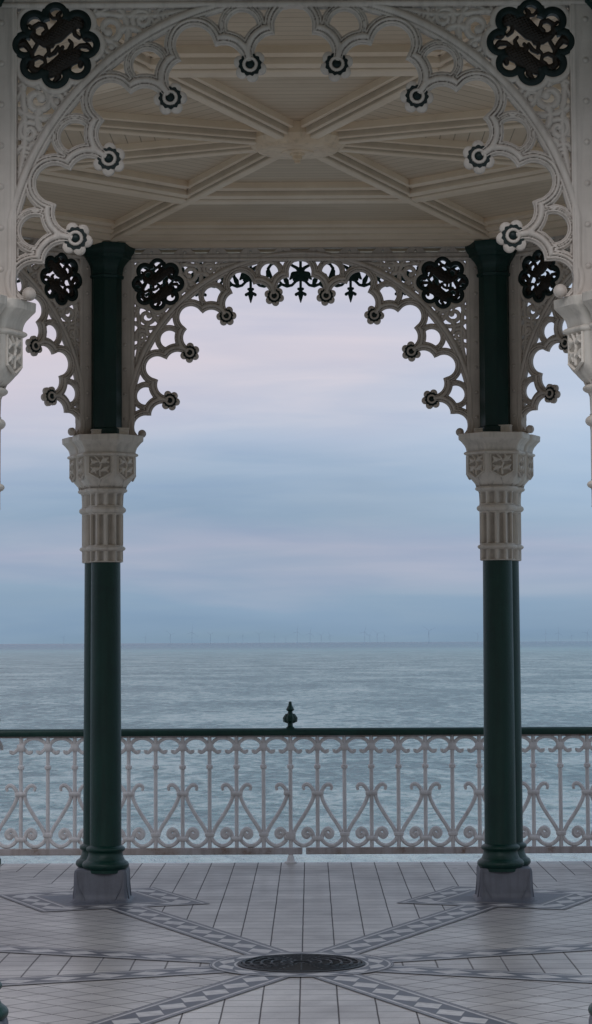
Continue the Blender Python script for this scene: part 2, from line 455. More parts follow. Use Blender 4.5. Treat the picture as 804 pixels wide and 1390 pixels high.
# ------------------------------------------------------------------ arch panel
def arch_panel_mesh():
    st = .66
    us = np.arange(0, 253, st); ws = np.arange(-19.2, 246, st)
    U, W = np.meshgrid(us, ws)
    rho = np.hypot(U, W); th = np.degrees(np.arctan2(U, W))
    tb = np.clip(22.5 * np.round(th / 22.5), 0, 90)
    t = rho * np.sin(np.radians(th - tb)); q = rho * np.cos(np.radians(th - tb))
    c0 = np.hypot(t, q - 209)
    c1 = np.hypot(np.abs(t) - 16, q - 186)
    dO = np.minimum(np.minimum(c0 - 15.2, c1 - 15.2), np.minimum(np.maximum(np.abs(t) - 15, q - 209), rho - 177))
    low = W < 0
    dlow = np.minimum(c0 - 15.2, np.maximum(U - 209.5, W - 0))
    dO = np.where(low, dlow, dO)
    tf = np.clip(22.5 * np.floor(th / 22.5), 0, 67.5) + 11.25
    ft = rho * np.sin(np.radians(th - tf)); fq = rho * np.cos(np.radians(th - tf))
    e = np.hypot(ft, fq - 212.5)
    f1 = np.hypot(np.abs(ft) - 20.6, fq - 185.6)
    hE = np.maximum(np.maximum(e - 11.8, 26.8 - f1), -W)            # <0 inside the eyelet
    hT = np.maximum.reduce([rho - 227.3, 24.6 - c0, 19.4 - e, 213 - rho, U - 222, -W - 2])
    tr = np.minimum.reduce([dO, hE, hT, 238 - rho])
    edge = np.minimum.reduce([dO, hE, hT])
    rx, ry = U - 192.3, W - 193
    lb = lobed(rx, ry)
    # scrollwork of the spandrel, drawn below the roundel and mirrored about the diagonal
    strokes = []
    strokes += [spiral(207, 149, 12, 3.5, 100, 1.15, 2.4, 2.0, blob=3.4), spiral(193, 148, 7, 2, 200, -.9, 2.2, 1.8, blob=2.9),
                spiral(214, 122, 8.5, 2.5, 120, -1.2, 2.3, 1.8, blob=3.0), spiral(207, 108, 6, 2, 10, .8, 2.2, 1.6, blob=2.6),
                spiral(216, 100, 5.5, 2, 70, 1., 2.0, 1.6, blob=2.4),
                bez((224, 80), (212, 112), (220, 158), 2.6, 2.2), bez((196, 134), (212, 132), (222, 140), 2.2, 2.4),
                bez((202, 122), (210, 128), (206, 140), 2.0, 3.2), bez((213, 108), (221, 112), (224, 106), 2.0, 2.0),
                bez((183, 152), (190, 160), (186, 166), 2.4, 2.6), bez((221, 168), (215, 160), (224, 150), 2.2, 2.2),
                bez((206, 160), (214, 166), (222, 160), 3.0, 1.8), bez((190, 141), (197, 146), (200, 158), 2.0, 3.0),
                bez((216, 92), (219, 86), (224, 90), 1.8, 2.4), bez((205, 118), (200, 126), (192, 134), 2.2, 1.6),
                bez((217, 131), (224, 126), (222, 118), 2.6, 1.6)]
    strk = np.full(U.shape, -1e3)
    for s_ in strokes:
        strk = np.maximum(strk, capsules(U, W, s_))
        strk = np.maximum(strk, capsules(W, U, s_))
    strk = strk + .55
    # the upper region runs on further along the rail
    for s_ in [spiral(96, 217, 4, 1.5, 180, .8, 1.6, 1.3, blob=1.8), bez((70, 222), (90, 214), (112, 220), 1.8, 1.6), bez((112, 211), (118, 217), (116, 224), 1.8, 1.8)]:
        strk = np.maximum(strk, capsules(U, W, s_))
    rim = np.minimum(4.0 - lb, lb + 1.2)
    flange = np.minimum(U - 223.5, 251 - U); flange = np.minimum(flange, W + 14.3)
    rail = np.minimum(W - 222.9, 232.6 - W)
    # small fretted frieze on the rail
    per = 44.5
    fu = np.abs((U + per / 2) % per - per / 2)
    fo = np.maximum(np.maximum(234.2 - W, W - 240.4), fu - (13.5 - (240.4 - W) * .95))
    f2 = np.hypot(fu - 22.2, W - 236.2) - 1.5
    frz = np.minimum.reduce([W - 231, 245 - W, fo, f2])
    sol = np.maximum.reduce([tr, strk, rim, flange, rail, frz])
    sol = np.minimum(sol, dO)
    sol = np.minimum(sol, np.where(W < 150, 1e3, lb + 1.2))
    ball = 5.4 - np.hypot(U - 213.5, W + 9.5)
    body = np.minimum(sol, W + 14.3)
    body = np.minimum(body, 251 - U)
    body = np.maximum(body, ball)
    # relief
    def roll(d, c, w): return np.sqrt(np.clip(1 - ((d - c) / w) ** 2, 0, 1))
    H = np.full(U.shape, .010)
    ht = .012 + .010 * sst(edge, .9, 1.7) - .007 * sst(edge, 2.7, 3.1) + .018 * roll(edge, 6.4, 3.3)
    hr = .016 + .008 * sst(rho, 228.2, 228.9) - .004 * sst(rho, 230.2, 230.8) + .010 * roll(rho, 233.4, 2.4)
    H = np.where(tr > 0, np.maximum(H, ht), H)
    H = np.where((tr > 0) & (rho > 226.5), np.maximum(H, hr), H)
    H = np.where((strk > 0) & (rho > 237), np.maximum(H, .006 + .013 * np.sqrt(np.clip(strk / 3., 0, 1))), H)
    H = np.where(rim > -.5, np.maximum(H, .014 + .012 * roll(lb, 1.8, 2.6)), H)
    hf = .024 + .008 * roll(U, 226.5, 2.2) + .006 * sst(U, 232, 233)
    for wb in np.arange(10, 220, 33.5):
        hf = np.maximum(hf, .030 + .007 * np.sqrt(np.clip(1 - ((U - 236) ** 2 + (W - wb) ** 2) / 1.9 ** 2, 0, 1)))
    H = np.where(flange > 0, np.maximum(H, hf), H)
    H = np.where(rail > 0, np.maximum(H, .030 + .008 * roll(W, 225.5, 2.)), H)
    H = np.where(frz > 0, np.maximum(H, .022), H)
    H = np.where(ball > 0, np.maximum(H, .030 * np.sqrt(np.clip(ball / 5.4 * (2 - ball / 5.4), 0.02, 1))), H)
    mb = MB()
    sdf_relief(body, H, us * K, ws * K, mb, mirror=True)
    return mb.mesh('arch_panel', M_CREAM, 50)

def roundel_mesh(flip):
    st = .55
    xs = np.arange(-38, 38.1, st)
    X, Y = np.meshgrid(xs, xs)
    lb = lobed(X, Y)
    z = lambda *c: [((x - 308) / 6.7, (262 - y) / 6.7, r / 6.7 * .97) for x, y, r in c]
    ch = [
        z((205, 225, 22), (250, 238, 34), (310, 200, 48), (360, 150, 50), (415, 125, 42), (445, 150, 22), (455, 172, 14)),      # upper beast
        z((205, 225, 22), (180, 200, 18), (185, 160, 13), (215, 140, 12), (248, 148, 12), (258, 178, 11), (240, 198, 14)),      # its curled tail
        z((330, 130, 16), (318, 95, 13), (330, 80, 10)), z((400, 140, 14), (410, 200, 12), (432, 218, 10)),
        z((415, 125, 20), (445, 95, 13), (460, 100, 6)), z((300, 215, 20), (285, 262, 12), (262, 268, 8)),
        z((200, 405, 24), (250, 412, 36), (315, 378, 48), (370, 332, 50), (420, 318, 40), (446, 345, 20), (440, 372, 14)),      # lower beast
        z((200, 405, 22), (172, 380, 17), (180, 338, 13), (215, 322, 11), (246, 335, 11), (252, 362, 10), (232, 380, 14)),
        z((345, 330, 18), (330, 290, 13), (345, 268, 9)), z((390, 345, 16), (372, 400, 12), (350, 420, 9)),
        z((300, 390, 22), (322, 430, 16), (300, 462, 12)), z((410, 290, 14), (440, 262, 12), (480, 262, 16), (505, 290, 10)),
        z((380, 300, 20), (395, 250, 10), (380, 232, 8)),
        z((100, 262, 14), (135, 245, 20), (160, 275, 16), (178, 310, 12), (182, 345, 10)), z((178, 300, 12), (200, 262, 10), (212, 238, 10)),
        z((262, 250, 14), (270, 300, 10), (250, 320, 8)), z((320, 268, 9), (300, 300, 12), (270, 318, 8)),
        z((470, 170, 8), (450, 210, 10), (470, 232, 10), (500, 225, 12)), z((445, 345, 12), (475, 372, 9), (470, 330, 8)),
        z((245, 450, 12), (262, 420, 12)), z((262, 75, 10), (290, 110, 8), (330, 110, 10)), z((165, 150, 9), (190, 180, 9)),
    ]
    beast = np.full(X.shape, -1e3)
    for c in ch: beast = np.maximum(beast, capsules(X, Y, c))
    ringf = np.minimum(-lb, lb + 5.8)
    F = np.minimum(np.maximum(ringf, beast), -lb)
    H = np.where(ringf > -.3, .018 + .010 * np.sqrt(np.clip(1 - ((lb + 3) / 3.2) ** 2, 0, 1)), .008)
    scale_ = .004 * np.sin(X * 1.7 + Y * .8) * np.sin(Y * 1.9 - X * .6)
    H = np.maximum(H, np.where(beast > 0, .008 + .020 * np.sqrt(np.clip(beast / 7, 0, 1)) + scale_ * (beast > 2.5), 0))
    mb = MB()
    sx = -1 if flip else 1
    def matf(x, y): return 0 if lobed(np.array(x / K), np.array(y / K)) > -5.9 else 1
    if flip:
        F = F[:, ::-1]; H = H[:, ::-1]
    sdf_relief(F, H, xs * K, xs * K, mb, matf=matf)
    return mb.mesh('roundel', [M_BLACKGREEN, M_BRONZE], 50)

def flower_mesh():
    """six white petals, dark scalloped ring, white eye ring and dark centre, on both faces; stem along +x"""
    st = .33
    xs = np.arange(-15, 15.1, st)
    X, Y = np.meshgrid(xs, xs)
    r = np.hypot(X, Y); a = np.arctan2(Y, X); s = PI / 3
    aa = np.abs((a + s / 2) % s - s / 2)
    pet = 5.0 - np.hypot(r * np.cos(aa) - 8.6, r * np.sin(aa))
    F = np.maximum(pet, 8.2 - r)
    H = .010 + .012 * np.sqrt(np.clip(F / 3.5, 0, 1))
    grn = 9.0 + .5 * np.cos(12 * a) - r
    H = np.where(grn > 0, .021, H)
    H = np.where((r < 6.2) & (r > 3.6), .022 + .010 * np.sqrt(np.clip(1 - ((r - 4.9) / 1.5) ** 2, 0, 1)), H)
    H = np.where(r <= 3.6, .022 + .012 * np.sqrt(np.clip(1 - (r / 3.6) ** 2, 0, 1)), H)
    stem = np.maximum(2.3 - np.abs(Y), -99) ; stem = np.minimum(stem, X - 4.8)
    H = np.where((stem > 0) & (F > 0), np.maximum(H, .022 + .012 * np.sqrt(np.clip(1 - (Y / 2.4) ** 2, 0, 1))), H)
    mb = MB()
    def matf(x, y):
        x /= K; y /= K
        rr = math.hypot(x, y); aa_ = math.atan2(y, x)
        if rr < 3.5: return 1
        if x > 5 and abs(y) < 2.3: return 0
        if 6.3 < rr < 9.1 + .5 * math.cos(12 * aa_): return 1
        return 0
    sdf_relief(F, H, xs * K, xs * K, mb, matf=matf)
    return mb.mesh('flower', [M_CREAM, M_BLACKGREEN], 50)

# ------------------------------------------------------------------ columns: twin shafts set one behind the other
OFF = .0835
NPH = 144
def exit_circle(d, c, r):
    b = d[0] * c[0] + d[1] * c[1]
    return b + math.sqrt(max(0, b * b - (c[0] ** 2 + c[1] ** 2 - r * r)))
def exit_poly(d, c, rin, n, a0):
    best = 1e9
    for k in range(n):
        an = a0 + 2 * PI * k / n
        nx, ny = math.cos(an), math.sin(an)
        dd = nx * d[0] + ny * d[1]
        if dd > 1e-6: best = min(best, (rin + nx * c[0] + ny * c[1]) / dd)
    return best
def outline(kind, r, flute=0, notch=0):
    out = []
    for i in range(NPH):
        an = 2 * PI * (i + .5) / NPH
        d = (math.cos(an), math.sin(an))
        if kind == 'c':
            rho = max(exit_circle(d, (0, s * OFF), r) for s in (-1, 1))
        elif kind == 'h':    # hexagons, a corner pointing in and out
            rho = max(exit_poly(d, (0, s * OFF), r * .866, 6, 0) for s in (-1, 1))
        elif kind == 'o':
            rho = max(exit_poly(d, (0, s * OFF), r, 8, 0) for s in (-1, 1))
        else:
            rho = exit_poly(d, (0, 0), r, 4, 0)
        if flute:
            rho -= flute * max(0, abs(math.sin(an * 9)) - .25) / .75
        if notch:
            for nn in (0, PI):
                da = (an - nn + PI) % (2 * PI) - PI
                rho -= notch * math.exp(-(da / .10) ** 2)
        out.append((rho * d[0], rho * d[1]))
    return out
def loft(mb, secs, mat=0):
    vs = []; fs = []
    n = NPH
    for z, o in secs: vs += [(x, y, z) for x, y in o]
    for i in range(len(secs) - 1):
        for k in range(n):
            fs.append((i * n + k, i * n + (k + 1) % n, (i + 1) * n + (k + 1) % n, (i + 1) * n + k))
    fs.append(tuple(range(n - 1, -1, -1)))
    fs.append(tuple((len(secs) - 1) * n + k for k in range(n)))
    mb.add(vs, fs, mat)

def shaft_mesh():
    mb = MB()
    sec = []
    def bead(z0, z1, r0, dr, n=6):
        for i in range(n + 1):
            t = i / n
            sec.append((z0 + (z1 - z0) * t, outline('c', r0 + dr * math.sin(PI * t) ** .7)))
    sec.append((.20, outline('c', .150)))
    bead(.222, .285, .152, .022)
    sec.append((.290, outline('c', .144)))
    for i in range(6):
        t = i / 5
        sec.append((.294 + .05 * t, outline('c', .142 - .016 * math.sin(t * PI / 2))))
    bead(.350, .392, .128, .017)
    sec.append((.398, outline('c', .1175)))
    sec.append((1.0, outline('c', .1165)))
    sec.append((2.504, outline('c', .1095)))
    loft(mb, sec)
    return mb.mesh('column', M_GREEN, 40)

def plinth_mesh():
    mb = MB()
    def sq(z, r, ch=.018):
        o = []
        for k in range(4):
            a = k * PI / 2
            for x, y in ((r, -r + ch), (r, r - ch)):
                o.append((x * math.cos(a) - y * math.sin(a), x * math.sin(a) + y * math.cos(a), z))
        return o
    secs = [sq(FLOOR - .01, .245), sq(FLOOR + .004, .245), sq(FLOOR + .012, .228), sq(FLOOR + .03, .214), sq(.05, .209), sq(.205, .206), sq(.219, .203), sq(.225, .194), sq(.227, .12)]
    vs = [p for s_ in secs for p in s_]
    fs = [(i * 8 + k, i * 8 + (k + 1) % 8, i * 8 + 8 + (k + 1) % 8, i * 8 + 8 + k) for i in range(len(secs) - 1) for k in range(8)]
    fs += [tuple(range(7, -1, -1)), tuple(range((len(secs) - 1) * 8, len(secs) * 8))]
    mb.add(vs, fs)
    # folded lead laps at the corners
    for k in range(4):
        a = k * PI / 2
        for sgn in (-1, 1):
            p = [(.2065, sgn * .185, .20), (.210, sgn * .17, .1), (.222, sgn * .12, FLOOR + .022)]
            mb.tube([(x * math.cos(a) - y * math.sin(a), x * math.sin(a) + y * math.cos(a), z) for x, y, z in p], [.002, .003, .005], 6)
    mb.v = [(x * .93, y * .93, z) for x, y, z in mb.v]
    return mb.mesh('plinth', M_LEAD, 30)

def leaf_plate(mb, c, ang, w=.080, h=.068):
    """carved vine leaves on one face of a capital"""
    st = .0036
    xs = np.arange(-w - .02, w + .021, st); ys = np.arange(-h - .045, h + .021, st)
    X, Y = np.meshgrid(xs, ys)
    F = np.full(X.shape, -1e3)
    fr = np.minimum.reduce([w + .008 - np.abs(X), h + .006 - Y, Y + h + .040 - np.abs(X) * .55])
    inn = np.minimum.reduce([w - np.abs(X), h - Y, Y + h + .026 - np.abs(X) * .55])
    F = np.minimum(fr, -inn)
    q = lambda cs: [(x * w, y * h, r * w) for x, y, r in cs]
    for cs in ([(-.45, 1.0, .09), (-.1, .55, .10), (.12, .1, .10), (-.02, -.4, .10), (.02, -1.1, .10)],
               [(.05, .3, .09), (.45, .55, .26), (.78, .82, .07)], [(.45, .55, .14), (.82, .35, .10)], [(.45, .55, .14), (.30, .95, .08)],
               [(-.15, .45, .08), (-.60, .42, .22), (-.85, .75, .06)], [(-.6, .42, .13), (-.86, .12, .08)],
               [(0, -.3, .09), (-.50, -.42, .25), (-.85, -.75, .07)], [(-.5, -.42, .14), (-.85, -.2, .08)], [(-.5, -.42, .13), (-.38, -.85, .08)],
               [(.05, -.6, .09), (.52, -.40, .23), (.85, -.1, .07)], [(.52, -.4, .13), (.78, -.72, .08)]):
        F = np.maximum(F, capsules(X, Y, q(cs)))
    H = .002 + .014 * np.sqrt(np.clip(F / .008, 0, 1))
    ca, sa = math.cos(ang), math.sin(ang)
    def xf(p):   # plate local x, depth(-out), z -> face
        return (c[0] + ca * (-p[1]) - sa * p[0], c[1] + sa * (-p[1]) + ca * p[0], c[2] + p[2])
    sdf_relief(F, H, xs, ys, mb, both=False, xf=xf)
    mb.add([xf((x, -.0015, z)) for x, z in ((0, -h - .026), (w, -h + .014), (w, h), (-w, h), (-w, -h + .014))], [(0, 1, 2, 3, 4)], 1)  # dark backing sheet stands for the shade behind the leaves

def capital_mesh():
    mb = MB()
    sec = []
    c = lambda z, r, f=0: sec.append((z, outline('c', r, f)))
    def bead(z0, z1, r0, dr, n=6):
        for i in range(n + 1):
            t = i / n
            c(z0 + (z1 - z0) * t, r0 + dr * math.sin(PI * t) ** .7)
    c(2.500, .118); c(2.502, .127); c(2.506, .130); c(2.514, .130, .024); c(2.580, .130, .024); c(2.584, .130)
    bead(2.586, 2.622, .129, .019); c(2.626, .130); c(2.634, .131, .034); c(2.850, .131, .034); c(2.862, .131)
    bead(2.868, 2.918, .130, .022); c(2.922, .132); c(2.932, .130, .024); c(3.005, .133, .024); c(3.02, .138)
    bead(3.022, 3.058, .140, .022)
    for i in range(7):
        t = i / 6
        r = .150 + .074 * t ** .85
        sec.append((3.066 + .082 * t, [(a[0] * (1 - t) + b[0] * t, a[1] * (1 - t) + b[1] * t) for a, b in zip(outline('c', r), outline('h', r + .004, 0, .03))]))
    h = lambda z, r: sec.append((z, outline('h', r, 0, .034)))
    h(3.285, .230)
    for i in range(7):
        t = i / 6
        h(3.288 + .030 * t, .231 + .019 * math.sin(PI * t) ** .7)
    h(3.322, .231); h(3.338, .234)
    for i in range(1, 8):
        t = i / 7
        h(3.338 + .066 * t, .236 + .050 * (1 - math.cos(t * PI / 2)))
    h(3.408, .290); h(3.446, .292); h(3.449, .286); h(3.4505, .2)
    loft(mb, sec)
    rin = .2285 * .866
    for sgn in (-1, 1):
        for a in (60, 120):
            an = R(sgn * a)
            leaf_plate(mb, (rin * math.cos(an), sgn * OFF + rin * math.sin(an), 3.217), an)
        for a in (0, 180):
            an = R(a)
            leaf_plate(mb, (rin * math.cos(an), sgn * (OFF + .028), 3.217), an, w=.060)
    # pointed arches over the flutes and the little leaf knobs under the bowl
    for k in range(18):
        an = 2 * PI * (k + .5) / 18
        d = (math.cos(an), math.sin(an))
        r = max(exit_circle(d, (0, s * OFF), .131) for s in (-1, 1))
        ctr = Vector((r * d[0], r * d[1], 3.04))
        tg = Vector((-d[1], d[0], 0)) * .023
        o = Vector((d[0], d[1], 0)) * .045
        mb.tube([ctr - tg, ctr - tg * .6 + Vector((0, 0, .035)) + o * .4, ctr + Vector((0, 0, .075)) + o * 1.1,
                 ctr + tg * .6 + Vector((0, 0, .035)) + o * .4, ctr + tg], .008, 5)
    return mb.mesh('capital', [M_STONE, M_RECESS_SHADE], 35)

def upper_shaft_mesh():
    mb = MB()
    o = lambda z, r: (z, outline('o', r))
    sec = [o(3.448, .125), o(3.50, .125), o(3.51, .112), o(4.640, .111), o(4.642, .124), o(4.662, .128), o(4.668, .117), o(4.70, .119)]
    for i in range(6):
        t = i / 5
        sec.append(o(4.70 + .085 * t, .120 + .045 * (1 - math.cos(t * PI / 2))))
    sec += [o(4.79, .176), o(4.815, .180), o(4.82, .186)]
    for i in range(5):
        t = i / 4
        sec.append(o(4.82 + .04 * t, .186 + .018 * math.sin(t * PI / 2)))
    sec += [o(4.875, .206), o(4.895, .206)]
    loft(mb, sec)
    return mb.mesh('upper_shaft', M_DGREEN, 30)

def block_mesh(h):
    mb = MB(); mb.box((0, 0, h / 2), (.125, .05, h), bev=.006); mb.box((0, 0, h + .003), (.13, .054, .008))
    return mb.mesh('foot_block', M_STONE, 30)

bandstand = empty('bandstand', (0, 0, FLOOR))
tag(bandstand, 'octagonal seaside bandstand with cream fretted iron arches, dark green columns and boarded ceiling', 'bandstand')

def place(name, me, parent, loc=(0, 0, 0), rz=0):
    o = link(name, me, parent, loc, rz)
    return o

# columns
col0 = place('column', shaft_mesh(), bandstand)
place('plinth', plinth_mesh(), col0); place('capital', capital_mesh(), col0)
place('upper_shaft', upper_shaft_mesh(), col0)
b1, b2 = block_mesh(.052), block_mesh(.034)
for sgn in (-1, 1):
    place('foot_block', b1, col0, (.085, sgn * .165, 3.451)); place('foot_block', b2, col0, (-.075, sgn * .165, 3.451))
for k in range(8):
    o = col0 if k == 0 else copy_tree(col0, bandstand)
    a = PI / 8 + k * PI / 4
    o.location = (RC * math.cos(a), RC * math.sin(a), -FLOOR)
    o.rotation_euler.z = a - PI / 2
    for ch in o.children:
        if ch.name.startswith('plinth'): ch.rotation_euler.z = PI / 2 - a

# arches
arch0 = place('arch_panel', arch_panel_mesh(), bandstand)
rl, rr_ = roundel_mesh(False), roundel_mesh(True)
place('roundel', rl, arch0, (-192.3 * K, 0, 193 * K)); place('roundel', rr_, arch0, (192.3 * K, 0, 193 * K))
fm = flower_mesh()
for a in np.arange(-78.75, 79, 22.5):
    f = place('flower', fm, arch0, (179.4 * K * math.sin(R(a)), 0, 179.4 * K * math.cos(R(a))))
    f.rotation_euler = (0, R(a - 90), 0)
for k in range(8):
    o = arch0 if k == 0 else copy_tree(arch0, bandstand)
    a = k * PI / 4 - PI / 2              # outward direction
    o.location = (A * math.cos(a), A * math.sin(a), ZC - FLOOR)
    o.rotation_euler.z = a + PI / 2

# ---------------------------------------------------------------- ceiling
def octring(mb, prof, mat=0, closed=True):
    """sweep a profile of (apothem, z) around the octagon"""
    vs = []; fs = []; uvs = []
    n = len(prof)
    for k in range(8):
        a = PI / 8 + k * PI / 4
        for ap, z in prof:
            r = ap / math.cos(PI / 8)
            vs.append((r * math.cos(a), r * math.sin(a), z))
    for k in range(8):
        k2 = (k + 1) % 8
        for i in range(n if closed else n - 1):
            j = (i + 1) % n
            fs.append((k * n + i, k2 * n + i, k2 * n + j, k * n + j))
    mb.add(vs, fs, mat)

ZP = 5.00 - FLOOR
mb = MB()
for k in range(8):
    a0 = PI / 8 + k * PI / 4; a1 = a0 + PI / 4; am = a0 + PI / 8
    for s0, s1 in ((.0, 3.55),):
        pts = []; uv = []
        for ap, a in ((s0, a0), (s1, a0), (s1, a1), (s0, a1)):
            r = ap / math.cos(PI / 8)
            x, y = r * math.cos(a), r * math.sin(a)
            pts.append((x, y, ZP)); uv.append((-x * math.sin(am) + y * math.cos(am), x * math.cos(am) + y * math.sin(am)))
        mb.add([pts[0], pts[1], pts[2]], [(0, 2, 1)], 0, [uv[0], uv[1], uv[2]])
ceiling = place('ceiling', mb.mesh('ceiling', M_PLANK, 0), bandstand)

def zz(z): return z - FLOOR
mb = MB()     # intermediate purlin ring, moulded
hp_ = [(.23, 5.002), (.23, 4.962), (.20, 4.955), (.17, 4.955), (.165, 4.985), (.15, 4.985), (.145, 4.925), (.11, 4.916), (.085, 4.916), (.08, 4.945), (.065, 4.945), (.06, 4.912), (.045, 4.904)]
octring(mb, [(1.85 - a, zz(b)) for a, b in hp_] + [(1.85 + a, zz(b)) for a, b in hp_[::-1]])
place('purlin', mb.mesh('purlin', M_CEIL, 25), ceiling)
mb = MB()     # perimeter beam over the arches
octring(mb, [(3.10, zz(5.002)), (3.10, zz(4.972)), (3.16, zz(4.962)), (3.165, zz(4.985)), (3.18, zz(4.985)), (3.185, zz(4.945)), (3.25, zz(4.932)), (3.255, zz(4.955)), (3.272, zz(4.955)), (3.277, zz(4.920)), (3.37, zz(4.905)), (3.375, zz(4.925)), (3.392, zz(4.925)), (3.397, zz(4.890)), (3.46, zz(4.876)), (3.52, zz(4.874)), (3.525, zz(4.893)), (3.72, zz(4.893)), (3.725, zz(4.874)), (3.80, zz(4.878)), (3.84, zz(4.91)), (3.86, zz(5.06)), (3.55, zz(5.06)), (3.55, zz(5.002))])
place('ring_beam', mb.mesh('ring_beam', M_CEIL, 25), bandstand)

mb = MB()     # rib along +x
hp_ = [(.095, 5.001), (.095, 4.962), (.087, 4.955), (.075, 4.955), (.072, 4.972), (.066, 4.972), (.063, 4.925), (.050, 4.918), (.044, 4.918), (.041, 4.934), (.036, 4.934), (.033, 4.905), (.022, 4.898)]
prof = [(-a, b) for a, b in hp_] + hp_[::-1]
vs = [(x, y, zz(z)) for x in (.10, 3.72) for y, z in prof]
n = len(prof)
mb.add(vs, [(i, i + 1, n + i + 1, n + i) for i in range(n - 1)] + [tuple(range(n)), tuple(range(2 * n - 1, n - 1, -1))])
rme = mb.mesh('rib', M_CEIL, 25)
for k in range(8):
    place('rib', rme, ceiling, (0, 0, 0), PI / 8 + k * PI / 4)
mb = MB()     # centre boss with hanging bolt
mb.lathe([(.30, zz(4.999)), (.30, zz(4.93)), (.285, zz(4.905)), (.27, zz(4.893)), (.255, zz(4.890)), (.245, zz(4.878)), (.23, zz(4.872)), (.10, zz(4.868)), (.095, zz(4.862)), (.045, zz(4.860)), (.043, zz(4.848)), (.03, zz(4.846)), (.03, zz(4.825)), (.02, zz(4.82)), (.018, zz(4.803)), (.005, zz(4.80))][::-1], n=40)
M_BOSS = paint('stained_boss_paint', (.80, .63, .45), (.66, .47, .30), .55, rust=.06, scale=5)
place('boss', mb.mesh('boss', M_BOSS, 30), ceiling)

mb = MB(); mb.box((0, 0, 0), (.075, .05, .045), bev=.008)
fx = mb.mesh('cable_clip', M_IRON, 30)
for x in (-.055, .055): place('cable_clip', fx, ceiling, (x + .03, 2.09, zz(4.972)))
# eaves, valance and roof
EA = 4.70
mb = MB()
octring(mb, [(3.80, zz(4.985)), (EA - .05, zz(4.99)), (EA - .02, zz(5.10)), (3.80, zz(5.10))])
octring(mb, [(EA - .06, zz(4.975)), (EA + .05, zz(4.975)), (EA + .08, zz(4.99)), (EA + .09, zz(5.04)), (EA + .12, zz(5.08)), (EA + .12, zz(5.12)), (EA - .06, zz(5.12))])
place('eaves', mb.mesh('eaves', M_SOFFIT, 25), bandstand)
mb = MB()
octring(mb, [(EA + .11, zz(5.121)), (3.9, zz(5.45)), (3.0, zz(6.1)), (2.2, zz(7.0)), (1.2, zz(7.9)), (.4, zz(8.5)), (.12, zz(9.0)), (.03, zz(9.9)), (.02, zz(9.9)), (.1, zz(8.9)), (3.0, zz(6.0)), (3.9, zz(5.13))])
place('roof', mb.mesh('roof', M_ROOF, 20), bandstand)

def valance_mesh():
    L = 2 * EA * T22
    unit = .402
    st = .0055
    xs = np.arange(-unit / 2, unit / 2 + .001, unit / 72); ys = np.arange(4.56, 4.945, st)
    X, Y = np.meshgrid(xs, ys)
    F = np.full(X.shape, -1e3)
    ax = np.abs(X)
    def add(ch): 
        nonlocal F
        F = np.maximum(F, capsules(ax, Y, ch))
    add([(0, 4.94, 0.0117), (0, 4.66, 0.0104)])
    add([(0, 4.665, 0.0169), (0, 4.635, 0.0208), (0, 4.61, 0.0143), (0, 4.575, 0.0039)])
    add([(0, 4.645, 0.0104), (.022, 4.652, 0.0091), (.036, 4.640, 0.0130)])
    add([(0, 4.685, 0.0104), (.018, 4.685, 0.0104)])
    add([(0, 4.815, 0.0182), (.03, 4.855, 0.0130), (.072, 4.878, 0.0104), (.09, 4.90, 0.0104)])
    add([(0, 4.83, 0.0156), (.012, 4.80, 0.0130), (.035, 4.75, 0.0104), (.07, 4.715, 0.0104), (.11, 4.707, 0.0117), (.15, 4.722, 0.0104), (.178, 4.755, 0.0091), (unit / 2, 4.80, 0.0091)])
    add([(0, 4.80, 0.0156), (.03, 4.765, 0.0234), (.052, 4.76, 0.0130)])
    add([(.01, 4.82, 0.0130), (.055, 4.80, 0.0260), (.085, 4.765, 0.0078)])
    add([(.10, 4.71, 0.0104), (.115, 4.75, 0.0208), (.135, 4.79, 0.0117), (.13, 4.83, 0.0078)])
    add([(.178, 4.755, 0.0091), (.155, 4.80, 0.0156), (.14, 4.85, 0.0117), (.165, 4.885, 0.0104), (unit / 2, 4.90, 0.0117)])
    add([(.15, 4.725, 0.0078), (.172, 4.712, 0.0130), (.183, 4.700, 0.0104)])
    add([(0, 4.925, 0.0130), (unit / 2, 4.925, 0.0130)])
    H = .006 + .006 * np.sqrt(np.clip(F / .012, 0, 1))
    mb = MB()
    nn = int(L / 2 / unit)
    for k in range(-nn, nn + 1):
        xf = lambda p, k=k: (p[0] + k * unit, p[1], p[2])
        sdf_relief(F, H, xs, ys, mb, xf=xf)
    mb.box((0, 0, 4.935), (L - .02, .03, .02))
    mb.v = [(x, y, z + .048) for x, y, z in mb.v]
    return mb.mesh('valance', M_DGREEN, 50)
vme = valance_mesh()
for k in range(8):
    a = k * PI / 4
    place('valance', vme, bandstand, (EA * math.cos(a), EA * math.sin(a), -FLOOR), a + PI / 2)

# ---------------------------------------------------------------- floor
FA = 6.60                                 # apothem of the terrace
mb = MB()
for k in range(8):
    a0 = PI / 8 + k * PI / 4; a1 = a0 + PI / 4; am = a0 + PI / 8
    r = FA / math.cos(PI / 8)
    P = [(0, 0), (r * math.cos(a0), r * math.sin(a0)), (r * math.cos(a1), r * math.sin(a1))]
    uv = [(-x * math.sin(am) + y * math.cos(am) + .0, x * math.cos(am) + y * math.sin(am)) for x, y in P]
    mb.add([(x, y, FLOOR) for x, y in P], [(0, 1, 2)], 0, uv)
octring(mb, [(FA + .02, FLOOR - .045), (FA + .02, FLOOR - .002), (FA - .001, FLOOR - .0005), (FA - .001, FLOOR - .05)], 1)
octring(mb, [(FA - .02, -7.), (FA - .02, FLOOR - .04), (FA - .6, FLOOR - .04), (FA - .6, -7.)], 1)
floor = link('floor', mb.mesh('floor', [M_TILE, M_WALL], 0))
